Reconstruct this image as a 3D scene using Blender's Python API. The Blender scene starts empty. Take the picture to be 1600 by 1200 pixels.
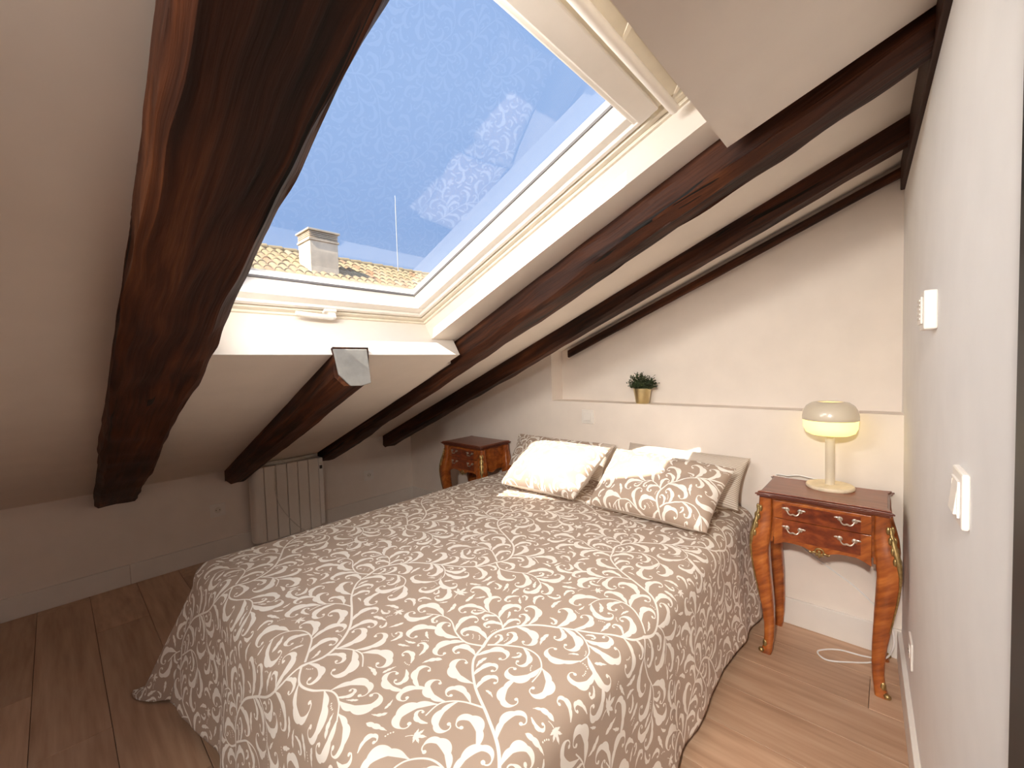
import bpy, bmesh, math, random
import numpy as np
from mathutils import Vector, Matrix, noise

random.seed(7)
S = bpy.context.scene
COL = S.collection
TAN = math.tan(math.radians(22.0))          # roof pitch
COS, SIN = math.cos(math.radians(22.0)), math.sin(math.radians(22.0))

# ------------------------------------------------------------------ camera, sky, sun, exposure
F_PX, YAW, PITCH, ROLL = 651.75, 0.737522, -0.0434852, -0.030177
fw = Vector((-math.sin(YAW) * math.cos(PITCH), math.cos(YAW) * math.cos(PITCH), math.sin(PITCH)))
rt = Vector((math.cos(YAW), math.sin(YAW), 0)); up = rt.cross(fw)
cr, sr = math.cos(ROLL), math.sin(ROLL)
cx = rt * cr + up * sr; cu = up * cr - rt * sr
cam_d = bpy.data.cameras.new('camera'); cam = bpy.data.objects.new('camera', cam_d); COL.objects.link(cam)
cam_d.sensor_fit = 'HORIZONTAL'; cam_d.sensor_width = 36.0; cam_d.lens = F_PX / 1600 * 36.0
cam_d.clip_start = 0.01; cam_d.clip_end = 300
cam.matrix_world = Matrix(((cx.x, cu.x, -fw.x, 3.27), (cx.y, cu.y, -fw.y, 0.0), (cx.z, cu.z, -fw.z, 1.2), (0, 0, 0, 1)))
S.camera = cam
S.view_settings.view_transform = 'Standard'; S.view_settings.look = 'None'
S.view_settings.gamma = 1.0; S.view_settings.use_curve_mapping = False
S.view_settings.exposure = 0.42
S.cycles.use_denoising = True
S.cycles.max_bounces = 14; S.cycles.diffuse_bounces = 9; S.cycles.transparent_max_bounces = 12
S.cycles.sample_clamp_indirect = 8.0

w = bpy.data.worlds.new('sky'); S.world = w; w.use_nodes = True
nt = w.node_tree; nt.nodes.clear()
tc = nt.nodes.new('ShaderNodeTexCoord'); sp = nt.nodes.new('ShaderNodeSeparateXYZ')
rp = nt.nodes.new('ShaderNodeValToRGB'); bg = nt.nodes.new('ShaderNodeBackground'); wo = nt.nodes.new('ShaderNodeOutputWorld')
nt.links.new(tc.outputs['Generated'], sp.inputs[0]); nt.links.new(sp.outputs['Z'], rp.inputs[0])
el = rp.color_ramp.elements
el[0].position = 0.0; el[0].color = (0.52, 0.66, 0.92, 1)
el[1].position = 0.9; el[1].color = (0.32, 0.49, 0.86, 1)
e = el.new(0.3); e.color = (0.30, 0.46, 0.80, 1)
e = el.new(0.55); e.color = (0.34, 0.51, 0.86, 1)
bg.inputs['Strength'].default_value = 0.79
nt.links.new(rp.outputs[0], bg.inputs[0]); nt.links.new(bg.outputs[0], wo.inputs[0])

sun_d = bpy.data.lights.new('sun', 'SUN'); sun = bpy.data.objects.new('sun', sun_d); COL.objects.link(sun)
sun_d.energy = 9.5; sun_d.color = (1.0, 0.93, 0.82); sun_d.angle = math.radians(0.6)
sun.rotation_euler = Vector((-0.13, 1.0, -0.92)).to_track_quat('-Z', 'Y').to_euler()
sun.location = (3, -12, 14)

rear_fill_d = bpy.data.lights.new('rear_fill_light', 'AREA'); rear_fill = bpy.data.objects.new('rear_fill_light', rear_fill_d); COL.objects.link(rear_fill)
rear_fill_d.shape = 'RECTANGLE'; rear_fill_d.size = 1.0; rear_fill_d.size_y = 0.62; rear_fill_d.energy = 6.5; rear_fill_d.color = (0.93, 0.96, 1.0)
rear_fill.location = (2.27, -1.56, 1.655); rear_fill.rotation_euler = (math.radians(12), -math.radians(22), 0)   # added fill light, just under the pane of the added rear roof window

# ------------------------------------------------------------------ helpers
class MB:
    def __init__(self): self.v = []; self.f = []; self.g = []
    def box(self, x0, x1, y0, y1, z0, z1):
        self.hexa([(x0, y0, z0), (x1, y0, z0), (x1, y1, z0), (x0, y1, z0), (x0, y0, z1), (x1, y0, z1), (x1, y1, z1), (x0, y1, z1)])
        return self
    def hexa(self, p):
        b = len(self.v); self.v += [tuple(q) for q in p]
        for q in ((3, 2, 1, 0), (4, 5, 6, 7), (0, 1, 5, 4), (1, 2, 6, 5), (2, 3, 7, 6), (3, 0, 4, 7)):
            self.f.append(tuple(b + i for i in q))
        return self
    def slope(self, x0, x1, y0, y1, b0, t0):
        z = lambda x, c: c + TAN * x
        return self.hexa([(x0, y0, z(x0, b0)), (x1, y0, z(x1, b0)), (x1, y1, z(x1, b0)), (x0, y1, z(x0, b0)),
                          (x0, y0, z(x0, t0)), (x1, y0, z(x1, t0)), (x1, y1, z(x1, t0)), (x0, y1, z(x0, t0))])
    def tube(self, pts, r, n=8, cap=True):
        pts = [Vector(p) for p in pts]; m = len(pts)
        rad = r if isinstance(r, (list, tuple)) else [r] * m
        b = len(self.v); prev = None
        for i, p in enumerate(pts):
            d = (pts[min(i + 1, m - 1)] - pts[max(i - 1, 0)])
            d = d.normalized() if d.length > 1e-9 else Vector((0, 0, 1))
            if prev is None:
                a = Vector((0, 0, 1)) if abs(d.z) < 0.9 else Vector((1, 0, 0))
                s = d.cross(a).normalized()
            else:
                s = (prev - d * prev.dot(d)).normalized()
            prev = s; q = d.cross(s)
            for k in range(n):
                t = 2 * math.pi * k / n
                self.v.append(tuple(p + (s * math.cos(t) + q * math.sin(t)) * rad[i]))
        for i in range(m - 1):
            for k in range(n):
                a0 = b + i * n + k; a1 = b + i * n + (k + 1) % n
                self.f.append((a0, a1, a1 + n, a0 + n))
        if cap:
            self.f.append(tuple(b + k for k in reversed(range(n)))); self.f.append(tuple(b + (m - 1) * n + k for k in range(n)))
        return self
    def lathe(self, prof, c=(0, 0, 0), n=32, axis='z', cap=True):
        b = len(self.v)
        for r, h in prof:
            for k in range(n):
                t = 2 * math.pi * k / n; a, q = r * math.cos(t), r * math.sin(t)
                p = (a, q, h) if axis == 'z' else ((a, h, q) if axis == 'y' else (h, a, q))
                self.v.append((c[0] + p[0], c[1] + p[1], c[2] + p[2]))
        m = len(prof)
        for i in range(m - 1):
            for k in range(n):
                a0 = b + i * n + k; a1 = b + i * n + (k + 1) % n
                self.f.append((a0, a1, a1 + n, a0 + n))
        if cap:
            self.f.append(tuple(b + k for k in reversed(range(n)))); self.f.append(tuple(b + (m - 1) * n + k for k in range(n)))
        return self
    def prism(self, poly, h0, h1, plane='xy'):
        n = len(poly); b = len(self.v)
        P = (lambda a, c, h: (a, c, h)) if plane == 'xy' else ((lambda a, c, h: (a, h, c)) if plane == 'xz' else (lambda a, c, h: (h, a, c)))
        for h in (h0, h1): self.v += [P(a, c, h) for a, c in poly]
        self.f.append(tuple(b + i for i in reversed(range(n)))); self.f.append(tuple(b + n + i for i in range(n)))
        for i in range(n):
            j = (i + 1) % n; self.f.append((b + i, b + j, b + n + j, b + n + i))
        return self
    def blob(self, c, r, n=8, m=6, rot=None):
        b = len(self.v); R = rot or Matrix.Identity(3)
        for i in range(m + 1):
            th = math.pi * i / m
            for k in range(n):
                ph = 2 * math.pi * k / n
                p = R @ Vector((r[0] * math.sin(th) * math.cos(ph), r[1] * math.sin(th) * math.sin(ph), r[2] * math.cos(th)))
                self.v.append((c[0] + p.x, c[1] + p.y, c[2] + p.z))
        for i in range(m):
            for k in range(n):
                a0 = b + i * n + k; a1 = b + i * n + (k + 1) % n
                self.f.append((a0, a0 + n, a1 + n, a1))
        return self
    def build(self, name, mat, parent=None, smooth=False, bevel=0, seg=2, clean=True):
        me = bpy.data.meshes.new(name)
        bm = bmesh.new()
        vs = [bm.verts.new(p) for p in self.v]
        for f in self.f:
            try: bm.faces.new([vs[i] for i in f])
            except ValueError: pass
        if clean:
            bmesh.ops.remove_doubles(bm, verts=bm.verts, dist=1e-6)
            bmesh.ops.recalc_face_normals(bm, faces=bm.faces)
        if bevel:
            ed = [q for q in bm.edges if len(q.link_faces) == 2 and q.calc_face_angle(0) > 0.6]
            bmesh.ops.bevel(bm, geom=ed, offset=bevel, segments=seg, affect='EDGES', profile=0.5, clamp_overlap=True)
        bm.to_mesh(me); bm.free()
        if smooth:
            for p in me.polygons: p.use_smooth = True
            if smooth != 'full':
                try: me.set_sharp_from_angle(angle=math.radians(smooth if isinstance(smooth, (int, float)) and smooth > 1 else 40))
                except Exception: pass
        return link(name, me, mat, parent)

def link(name, me, mat, parent=None):
    o = bpy.data.objects.new(name, me); COL.objects.link(o)
    for m in (mat if isinstance(mat, (list, tuple)) else [mat]): me.materials.append(m)
    if parent: o.parent = parent
    return o
def empty(name, loc=(0, 0, 0), rot=(0, 0, 0)):
    o = bpy.data.objects.new(name, None); COL.objects.link(o); o.location = loc; o.rotation_euler = rot
    o.empty_display_size = 0.1; return o
def tag(o, label, cat, group=None):
    o['label'] = label; o['category'] = cat
    if group: o['group'] = group
    return o
def struct(o, label=None, cat=None):
    o['kind'] = 'structure'
    if label: o['label'] = label
    if cat: o['category'] = cat
    return o
def copy_tree(o, parent=None):
    c = o.copy(); COL.objects.link(c); c.parent = parent
    for ch in list(o.children): copy_tree(ch, c)
    return c

# ------------------------------------------------------------------ materials
def mat_new(name):
    m = bpy.data.materials.new(name); m.use_nodes = True
    return m, m.node_tree, m.node_tree.nodes['Principled BSDF']
def N(t, typ, **kw):
    n = t.nodes.new(typ)
    for k, v in kw.items(): setattr(n, k, v)
    return n
def ramp(t, fac, stops):
    r = N(t, 'ShaderNodeValToRGB'); e = r.color_ramp.elements
    e[0].position, e[0].color = stops[0][0], (*stops[0][1], 1)
    e[1].position, e[1].color = stops[-1][0], (*stops[-1][1], 1)
    for p, c in stops[1:-1]:
        q = e.new(p); q.color = (*c, 1)
    t.links.new(fac, r.inputs[0]); return r
def bump(t, b, height, strength=0.2, dist=0.01):
    n = N(t, 'ShaderNodeBump'); n.inputs['Strength'].default_value = strength; n.inputs['Distance'].default_value = dist
    t.links.new(height, n.inputs['Height']); t.links.new(n.outputs[0], b.inputs['Normal'])
def plain(name, col, rough=0.5, metal=0.0, var=0.06, scale=40, bmp=0.05, coat=0.0):
    m, t, b = mat_new(name)
    tc = N(t, 'ShaderNodeTexCoord'); nz = N(t, 'ShaderNodeTexNoise'); nz.inputs['Scale'].default_value = scale; nz.inputs['Detail'].default_value = 4
    t.links.new(tc.outputs['Object'], nz.inputs['Vector'])
    lo = tuple(c * (1 - var) for c in col); hi = tuple(min(1, c * (1 + var)) for c in col)
    r = ramp(t, nz.outputs['Fac'], [(0.3, lo), (0.7, hi)])
    t.links.new(r.outputs[0], b.inputs['Base Color'])
    b.inputs['Roughness'].default_value = rough; b.inputs['Metallic'].default_value = metal
    if coat: b.inputs['Coat Weight'].default_value = coat; b.inputs['Coat Roughness'].default_value = 0.15
    if bmp: bump(t, b, nz.outputs['Fac'], bmp, 0.004)
    return m
def wood(name, stops, sx, rough=0.5, attr=None, bmp=0.3, coat=0.0, rnd=0.0, big=3.0, rot=False):
    """grain along local X: coordinates are stretched along X"""
    m, t, b = mat_new(name)
    if attr:
        a = N(t, 'ShaderNodeAttribute'); a.attribute_name = attr; vec = a.outputs['Vector']
    else:
        vec = N(t, 'ShaderNodeTexCoord').outputs['Object']
    mp = N(t, 'ShaderNodeMapping'); mp.inputs['Scale'].default_value = sx
    if rot:                                            # grain laid on the slant, as matched veneer
        m0 = N(t, 'ShaderNodeMapping'); m0.inputs['Rotation'].default_value = (0.0, math.radians(38), math.radians(20)); t.links.new(vec, m0.inputs['Vector']); vec = m0.outputs[0]
        mp.inputs['Scale'].default_value = (sx[0] * .18, sx[1], sx[2] * 1.6)
    t.links.new(vec, mp.inputs['Vector'])
    v = mp.outputs[0]
    if rnd:
        oi = N(t, 'ShaderNodeObjectInfo'); ml = N(t, 'ShaderNodeMath', operation='MULTIPLY'); ml.inputs[1].default_value = 37.0
        t.links.new(oi.outputs['Random'], ml.inputs[0])
        ad = N(t, 'ShaderNodeVectorMath', operation='ADD'); t.links.new(v, ad.inputs[0]); t.links.new(ml.outputs[0], ad.inputs[1]); v = ad.outputs[0]
    n1 = N(t, 'ShaderNodeTexNoise'); n1.inputs['Scale'].default_value = 1.0; n1.inputs['Detail'].default_value = 6; n1.inputs['Distortion'].default_value = 0.6
    n2 = N(t, 'ShaderNodeTexNoise'); n2.inputs['Scale'].default_value = big; n2.inputs['Detail'].default_value = 5
    t.links.new(v, n1.inputs['Vector']); t.links.new(v, n2.inputs['Vector'])
    mx = N(t, 'ShaderNodeMath', operation='MULTIPLY_ADD'); mx.inputs[1].default_value = 0.45
    t.links.new(n2.outputs['Fac'], mx.inputs[0]); 
    m2 = N(t, 'ShaderNodeMath', operation='MULTIPLY'); m2.inputs[1].default_value = 0.55
    t.links.new(n1.outputs['Fac'], m2.inputs[0]); t.links.new(m2.outputs[0], mx.inputs[2])
    r = ramp(t, mx.outputs[0], stops); out = r.outputs[0]
    if rnd:
        hs = N(t, 'ShaderNodeHueSaturation'); mr = N(t, 'ShaderNodeMapRange')
        mr.inputs['To Min'].default_value = 1 - rnd; mr.inputs['To Max'].default_value = 1 + rnd
        t.links.new(oi.outputs['Random'], mr.inputs['Value']); t.links.new(mr.outputs[0], hs.inputs['Value'])
        t.links.new(out, hs.inputs['Color']); out = hs.outputs[0]
    t.links.new(out, b.inputs['Base Color']); b.inputs['Roughness'].default_value = rough
    if coat: b.inputs['Coat Weight'].default_value = coat; b.inputs['Coat Roughness'].default_value = 0.2
    bump(t, b, mx.outputs[0], bmp, 0.004)
    return m
M = {}
M['wall'] = plain('wall_plaster', (0.83, 0.755, 0.685), 0.9, var=0.025, scale=9, bmp=0.04)
M['wall_right'] = plain('cool_white_plaster', (0.86, 0.85, 0.84), 0.9, var=0.02, scale=9, bmp=0.04)
M['ceil'] = plain('ceiling_plaster', (0.80, 0.74, 0.67), 0.9, var=0.025, scale=7, bmp=0.04)
M['skirt'] = plain('skirting_paint', (0.80, 0.76, 0.71), 0.45, var=0.02, scale=12, bmp=0.0)
M['frame'] = plain('window_white', (0.84, 0.80, 0.74), 0.35, var=0.02, scale=20, bmp=0.0)
M['frame_cream'] = plain('window_cream', (0.80, 0.74, 0.62), 0.4, var=0.04, scale=20, bmp=0.0)
M['gasket'] = plain('gasket_grey', (0.10, 0.09, 0.09), 0.6, bmp=0)
M['black'] = plain('black_paint', (0.006, 0.006, 0.006), 0.5, bmp=0)
M['plastic'] = plain('white_plastic', (0.84, 0.80, 0.75), 0.3, var=0.01, bmp=0)
M['hole'] = plain('socket_dark', (0.05, 0.045, 0.04), 0.6, bmp=0)
M['radiator'] = plain('radiator_enamel', (0.82, 0.77, 0.70), 0.35, var=0.01, bmp=0)
M['cable'] = plain('cable_grey', (0.74, 0.70, 0.63), 0.5, bmp=0)
M['cable_white'] = plain('cable_white', (0.85, 0.84, 0.82), 0.4, bmp=0)
M['brass'] = plain('aged_brass', (0.42, 0.30, 0.13), 0.38, 0.9, var=0.3, scale=90, bmp=0.1)
M['silver'] = plain('worn_silvered_brass', (0.72, 0.64, 0.54), 0.3, 0.9, var=0.15, scale=90, bmp=0.05)
M['gold'] = plain('gold_pot', (0.70, 0.57, 0.31), 0.32, 0.95, var=0.08, scale=25, bmp=0.02)
M['grey_cap'] = plain('grey_filler', (0.27, 0.265, 0.25), 0.8, var=0.12, scale=25, bmp=0.2)
def beam_mat():
    m, t, b = mat_new('rafter_wood'); at = N(t, 'ShaderNodeAttribute'); at.attribute_name = 'grain'
    def nz(sc, det, dist=0.0):
        mp = N(t, 'ShaderNodeMapping'); mp.inputs['Scale'].default_value = sc; t.links.new(at.outputs['Vector'], mp.inputs['Vector'])
        n = N(t, 'ShaderNodeTexNoise'); n.inputs['Scale'].default_value = 1.0; n.inputs['Detail'].default_value = det; n.inputs['Distortion'].default_value = dist
        t.links.new(mp.outputs[0], n.inputs['Vector']); return n.outputs['Fac']
    fine, mid, blot, crk = nz((4, 90, 90), 5), nz((1.6, 22, 22), 6, 1.2), nz((2.2, 7, 7), 4, .6), nz((1.1, 28, 28), 3, .8)
    def mth(op, a, c, d=None):
        n = N(t, 'ShaderNodeMath', operation=op)
        for i, v in enumerate((a, c, d)):
            if v is None: continue
            if isinstance(v, (int, float)): n.inputs[i].default_value = v
            else: t.links.new(v, n.inputs[i])
        return n.outputs[0]
    mixv = mth('ADD', mth('MULTIPLY', fine, .25), mth('ADD', mth('MULTIPLY', mid, .40), mth('MULTIPLY', blot, .35)))
    r = ramp(t, mixv, [(0.34, (0.006, 0.0018, 0.0008)), (0.46, (0.030, 0.0078, 0.0026)), (0.56, (0.072, 0.020, 0.006)), (0.70, (0.20, 0.070, 0.024))])
    crack = mth('LESS_THAN', crk, .335)
    mx = N(t, 'ShaderNodeMixRGB'); t.links.new(crack, mx.inputs[0]); t.links.new(r.outputs[0], mx.inputs[1]); mx.inputs[2].default_value = (.004, .002, .001, 1)
    t.links.new(mx.outputs[0], b.inputs['Base Color']); b.inputs['Roughness'].default_value = .62; b.inputs['Specular IOR Level'].default_value = .3
    bump(t, b, mth('SUBTRACT', mixv, mth('MULTIPLY', crack, .25)), 1.0, .012)
    return m
M['beam'] = beam_mat()
M['floor'] = wood('oak_laminate', [(0.25, (0.33, 0.19, 0.115)), (0.5, (0.52, 0.33, 0.215)), (0.75, (0.66, 0.46, 0.32))], (1.3, 16, 16), 0.42, bmp=0.05, rnd=0.10)
M['floor_base'] = plain('floor_underlay', (0.10, 0.06, 0.035), 0.8, bmp=0)
M['veneer'] = wood('kingwood_veneer', [(0.32, (0.13, 0.026, 0.005)), (0.5, (0.34, 0.085, 0.014)), (0.68, (0.55, 0.18, 0.036))], (15, 15, 15), 0.3, bmp=0.05, coat=0.4, rot=True)
M['veneer_dark'] = wood('burr_walnut_veneer', [(0.34, (0.07, 0.010, 0.003)), (0.5, (0.165, 0.028, 0.007)), (0.68, (0.33, 0.075, 0.017))], (12, 12, 18), 0.28, bmp=0.05, coat=0.4)
M['veneer_top'] = wood('mahogany_top', [(0.3, (0.13, 0.030, 0.014)), (0.5, (0.22, 0.062, 0.030)), (0.75, (0.30, 0.10, 0.052))], (3.5, 26, 26), 0.32, bmp=0.05, coat=0.3)
M['mould'] = wood('dark_moulding', [(0.3, (0.07, 0.013, 0.006)), (0.5, (0.12, 0.026, 0.012)), (0.75, (0.20, 0.055, 0.026))], (4, 26, 26), 0.3, bmp=0.05, coat=0.4)
M['lamp_cream'] = plain('lamp_cream_metal', (0.70, 0.62, 0.49), 0.28, 0.0, var=0.03, scale=15, bmp=0, coat=0.5)
M['lamp_base'] = plain('lamp_travertine', (0.80, 0.68, 0.50), 0.5, var=0.12, scale=30, bmp=0.05)
M['mattress'] = plain('mattress_white', (0.75, 0.73, 0.70), 0.9)
M['bed_base'] = plain('bed_base_grey', (0.16, 0.13, 0.11), 0.9)
M['leaf'] = plain('plant_green', (0.035, 0.055, 0.018), 0.6, var=0.6, scale=60, bmp=0)
M['stem'] = plain('plant_stem', (0.06, 0.05, 0.02), 0.8, bmp=0)
M['chim'] = plain('chimney_render', (0.66, 0.54, 0.40), 0.9, var=0.12, scale=4, bmp=0.2)
M['metal_grey'] = plain('antenna_metal', (0.6, 0.6, 0.6), 0.4, 0.7, bmp=0)

def tile_mat():
    m, t, b = mat_new('clay_tile'); oi = N(t, 'ShaderNodeObjectInfo')
    r = ramp(t, oi.outputs['Random'], [(0.0, (0.26, 0.19, 0.10)), (0.35, (0.31, 0.24, 0.135)), (0.6, (0.30, 0.21, 0.12)), (0.8, (0.27, 0.14, 0.07)), (1.0, (0.33, 0.28, 0.19))])
    nz = N(t, 'ShaderNodeTexNoise'); nz.inputs['Scale'].default_value = 9
    tc2 = N(t, 'ShaderNodeTexCoord'); t.links.new(tc2.outputs['Object'], nz.inputs['Vector'])
    hs = N(t, 'ShaderNodeHueSaturation'); mr = N(t, 'ShaderNodeMapRange'); mr.inputs['To Min'].default_value = 0.75; mr.inputs['To Max'].default_value = 1.2
    t.links.new(nz.outputs['Fac'], mr.inputs['Value']); t.links.new(mr.outputs[0], hs.inputs['Value']); t.links.new(r.outputs[0], hs.inputs['Color'])
    t.links.new(hs.outputs[0], b.inputs['Base Color']); b.inputs['Roughness'].default_value = 0.9
    return m
M['tile'] = tile_mat()
M['tile_bed'] = plain('tile_channel', (0.20, 0.10, 0.05), 0.9, var=0.2, scale=6)

def glass_mat():
    m = bpy.data.materials.new('skylight_glass'); m.use_nodes = True; t = m.node_tree; t.nodes.clear()
    out = N(t, 'ShaderNodeOutputMaterial'); tr = N(t, 'ShaderNodeBsdfTransparent'); gl = N(t, 'ShaderNodeBsdfGlossy'); mx = N(t, 'ShaderNodeMixShader')
    tr.inputs[0].default_value = (0.97, 0.98, 0.98, 1); gl.inputs['Roughness'].default_value = 0.0
    fr = N(t, 'ShaderNodeLayerWeight'); fr.inputs['Blend'].default_value = 0.5
    pw = N(t, 'ShaderNodeMath', operation='POWER'); pw.inputs[1].default_value = 5.0
    ml = N(t, 'ShaderNodeMath', operation='MULTIPLY_ADD'); ml.inputs[1].default_value = 0.85; ml.inputs[2].default_value = 0.075; ml.use_clamp = True
    t.links.new(fr.outputs['Facing'], pw.inputs[0]); t.links.new(pw.outputs[0], ml.inputs[0]); t.links.new(ml.outputs[0], mx.inputs[0])
    t.links.new(tr.outputs[0], mx.inputs[1]); t.links.new(gl.outputs[0], mx.inputs[2]); t.links.new(mx.outputs[0], out.inputs[0])
    return m
M['glass'] = glass_mat()
def glow_mat(name, ec, es):
    m, t, b = mat_new(name); b.inputs['Base Color'].default_value = (0.9, 0.8, 0.5, 1)
    b.inputs['Emission Color'].default_value = (*ec, 1); b.inputs['Emission Strength'].default_value = es
    b.inputs['Roughness'].default_value = 0.35
    return m
M['glow'] = glow_mat('lamp_glow', (1.0, 0.80, 0.22), 1.05)
M['glow_white'] = glow_mat('fill_light_glow', (1.0, 0.95, 0.88), 2.0)  # emission of the added fill lights

# ------------------------------------------------------------------ printed scroll pattern (drawn here stroke by stroke)
TW, TH = 0.56, 0.66                      # repeat in metres
def scroll_image():
    W, H = 1120, 1320                    # 2 px per mm
    A = np.zeros((H, W), np.float32)
    sc = 20.0                            # px per cm
    def disc(x, y, r):                   # centimetres
        px, py, pr = x * sc, y * sc, max(0.7, r * sc)
        n = int(pr + 2)
        ix, iy = int(math.floor(px)), int(math.floor(py))
        xs = np.arange(ix - n, ix + n + 1); ys = np.arange(iy - n, iy + n + 1)
        d = np.sqrt((xs[None, :] - px) ** 2 + (ys[:, None] - py) ** 2)
        v = np.clip(pr + 0.5 - d, 0, 1)
        A[np.ix_(ys % H, xs % W)] = np.maximum(A[np.ix_(ys % H, xs % W)], v)
    rg = random.Random(21)
    G = 10.0; GW, GH = int(TW * 100 * G), int(TH * 100 * G)      # coarse grid of taken places, 1 mm cells
    B = np.zeros((GH, GW), bool); stems = []
    ring = np.array([(0, 0)] + [(math.cos(q), math.sin(q)) for q in np.linspace(0, 2 * math.pi, 9)[:-1]])
    def taken(D, skip):
        d = D[skip:]
        p = d[:, None, :2] + ring[None] * d[:, None, 2:3]
        return B[(p[..., 1] * G).astype(int) % GH, (p[..., 0] * G).astype(int) % GW].any()
    def put(D, gap=0.40):
        for x, y, r in D:
            disc(x, y, r)
            n = int((r + gap) * G) + 1; ix, iy = int(x * G), int(y * G)
            xs = np.arange(ix - n, ix + n + 1); ys = np.arange(iy - n, iy + n + 1)
            m = (xs[None] - x * G) ** 2 + (ys[:, None] - y * G) ** 2 <= ((r + gap) * G) ** 2
            sub = np.ix_(ys % GH, xs % GW); B[sub] |= m
    def vine(pts, w0, w1):
        P = np.array([pts[0]] + list(pts) + [pts[-1]], float); out = []
        for i in range(1, len(P) - 2):
            for k in range(40):
                t = k / 40
                out.append(0.5 * ((2 * P[i]) + (-P[i - 1] + P[i + 1]) * t + (2 * P[i - 1] - 5 * P[i] + 4 * P[i + 1] - P[i + 2]) * t * t + (-P[i - 1] + 3 * P[i] - 3 * P[i + 1] + P[i + 2]) * t ** 3))
        out = np.array(out); L = len(out)
        put([(q[0], q[1], w0 + (w1 - w0) * i / L) for i, q in enumerate(out)], .22)
        for i in range(3, L - 3, 4):
            d = out[i + 2] - out[i - 2]; stems.append((out[i][0], out[i][1], math.atan2(d[1], d[0])))
    def scroll(x, y, ang, size, turn, fat=1.0, turns=1.1):
        n = 90; a = ang; D = []; ln = size * 5.6; pts = []
        for i in range(n):
            s = i / (n - 1)
            a += turn * turns * 2 * math.pi * (0.08 + s ** 1.8) / n * 1.4
            st = ln / n * (1.0 - 0.5 * s); x += math.cos(a) * st; y += math.sin(a) * st
            wv = 0.13 + fat * size * 0.33 * max(0, math.sin(math.pi * min(1, s / 0.80))) ** 1.1 * (0.58 + 0.42 * abs(math.sin(12 * s)))
            D.append((x + math.sin(a) * turn * wv * .6, y - math.cos(a) * turn * wv * .6, wv)); pts.append((x, y, a))
        D.append((x, y, 0.17 * size ** .5 + .12))
        return np.array(D), pts
    def leaf(x, y, ang, ln, wd, curl, lobes=3):
        n = int(ln / 0.08) + 6; D = []
        for i in range(n):
            s = i / (n - 1)
            D.append((x, y, max(0.07, wd * math.sin(math.pi * min(1, s ** 0.7)) ** .9 * (0.58 + 0.42 * abs(math.sin(math.pi * lobes * s))))))
            ang += curl / n; x += math.cos(ang) * ln / n; y += math.sin(ang) * ln / n
        return np.array(D)
    def flower(x, y, ang, s):
        return np.concatenate([leaf(x, y, ang + da, l * s, wd * s, .5 * np.sign(da), 2) for da, l, wd in ((0, 3.0, .62), (.55, 2.5, .5), (-.55, 2.5, .5), (1.15, 1.9, .4), (-1.15, 1.9, .4), (math.pi, 2.2, .12))])
    for ox, oy, mr in ((14, 8, 1), (42, 41, -1)):
        V = lambda P, a, b: vine([(ox + mr * p[0], oy + p[1]) for p in P], a, b)
        V([(0, 0), (-1.5, 5), (0.5, 10), (5, 15), (12, 19), (20, 23), (26, 28), (28, 33)], 0.40, 0.26)
        V([(0, .5), (-4, -1.8), (-9, -1), (-14, 1.4), (-18, 1.0), (-21.5, -1.2)], 0.28, 0.15)
        V([(.5, 1.5), (4, 3.8), (8.5, 6.2), (13, 6.0), (16.2, 3.0), (17, -1.2)], 0.28, 0.15)
        V([(-.5, 8), (-4, 10.5), (-8, 11.5), (-12, 9.5)], 0.24, 0.14)
        V([(14, 20), (18, 18.5), (21.5, 15), (21.5, 11)], 0.24, 0.14)
    for size, tries in ((2.9, 500), (2.5, 700), (2.1, 900), (1.8, 1100), (1.5, 1300), (1.25, 1100), (1.0, 700)):
        for _ in range(tries):
            x, y, a = rg.choice(stems); sd = rg.choice((-1, 1))
            if rg.random() < .72:
                D, pts = scroll(x, y, a + sd * rg.uniform(.35, .95), size * rg.uniform(.92, 1.08), -sd if rg.random() < .35 else sd, rg.uniform(.8, 1.15), rg.uniform(1.05, 1.4))
                if not taken(D, 16):
                    put(D); stems += [(p[0], p[1], p[2]) for p in pts[6:40:8]]
            else:
                D = leaf(x, y, a + sd * rg.uniform(.4, .9), size * 3.0, size * .40, sd * rg.uniform(-.5, .9))
                if not taken(D, 9): put(D)
    for size, tries in ((1.5, 900), (1.25, 900), (1.0, 700), (.8, 350)):
        for _ in range(tries):
            x, y, a = rg.uniform(0, TW * 100), rg.uniform(0, TH * 100), rg.uniform(0, 6.28)
            k = rg.random()
            D = flower(x, y, a, size) if k < .35 else (scroll(x, y, a, size, rg.choice((-1, 1)))[0] if k < .7 else leaf(x, y, a, size * 3.2, size * .42, rg.uniform(-1, 1)))
            if not taken(D, 0): put(D, .45)
    for _ in range(260):                                         # little chains of dots
        x, y, a = rg.uniform(0, TW * 100), rg.uniform(0, TH * 100), rg.uniform(0, 6.28); D = []
        for i in range(4):
            D.append((x, y, .16)); x += math.cos(a) * .52; y += math.sin(a) * .52; a += .25
        if not taken(np.array(D), 0): put(D, .02); put(D[:1], .35); put(D[-1:], .35)
    img = bpy.data.images.new('scroll_print', W, H, alpha=False, float_buffer=False)
    img.colorspace_settings.name = 'Non-Color'
    px = np.ones((H, W, 4), np.float32); px[..., :3] = A[..., None]
    img.pixels.foreach_set(px.ravel()); img.update(); img.pack()
    return img
SCROLL = scroll_image()
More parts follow.
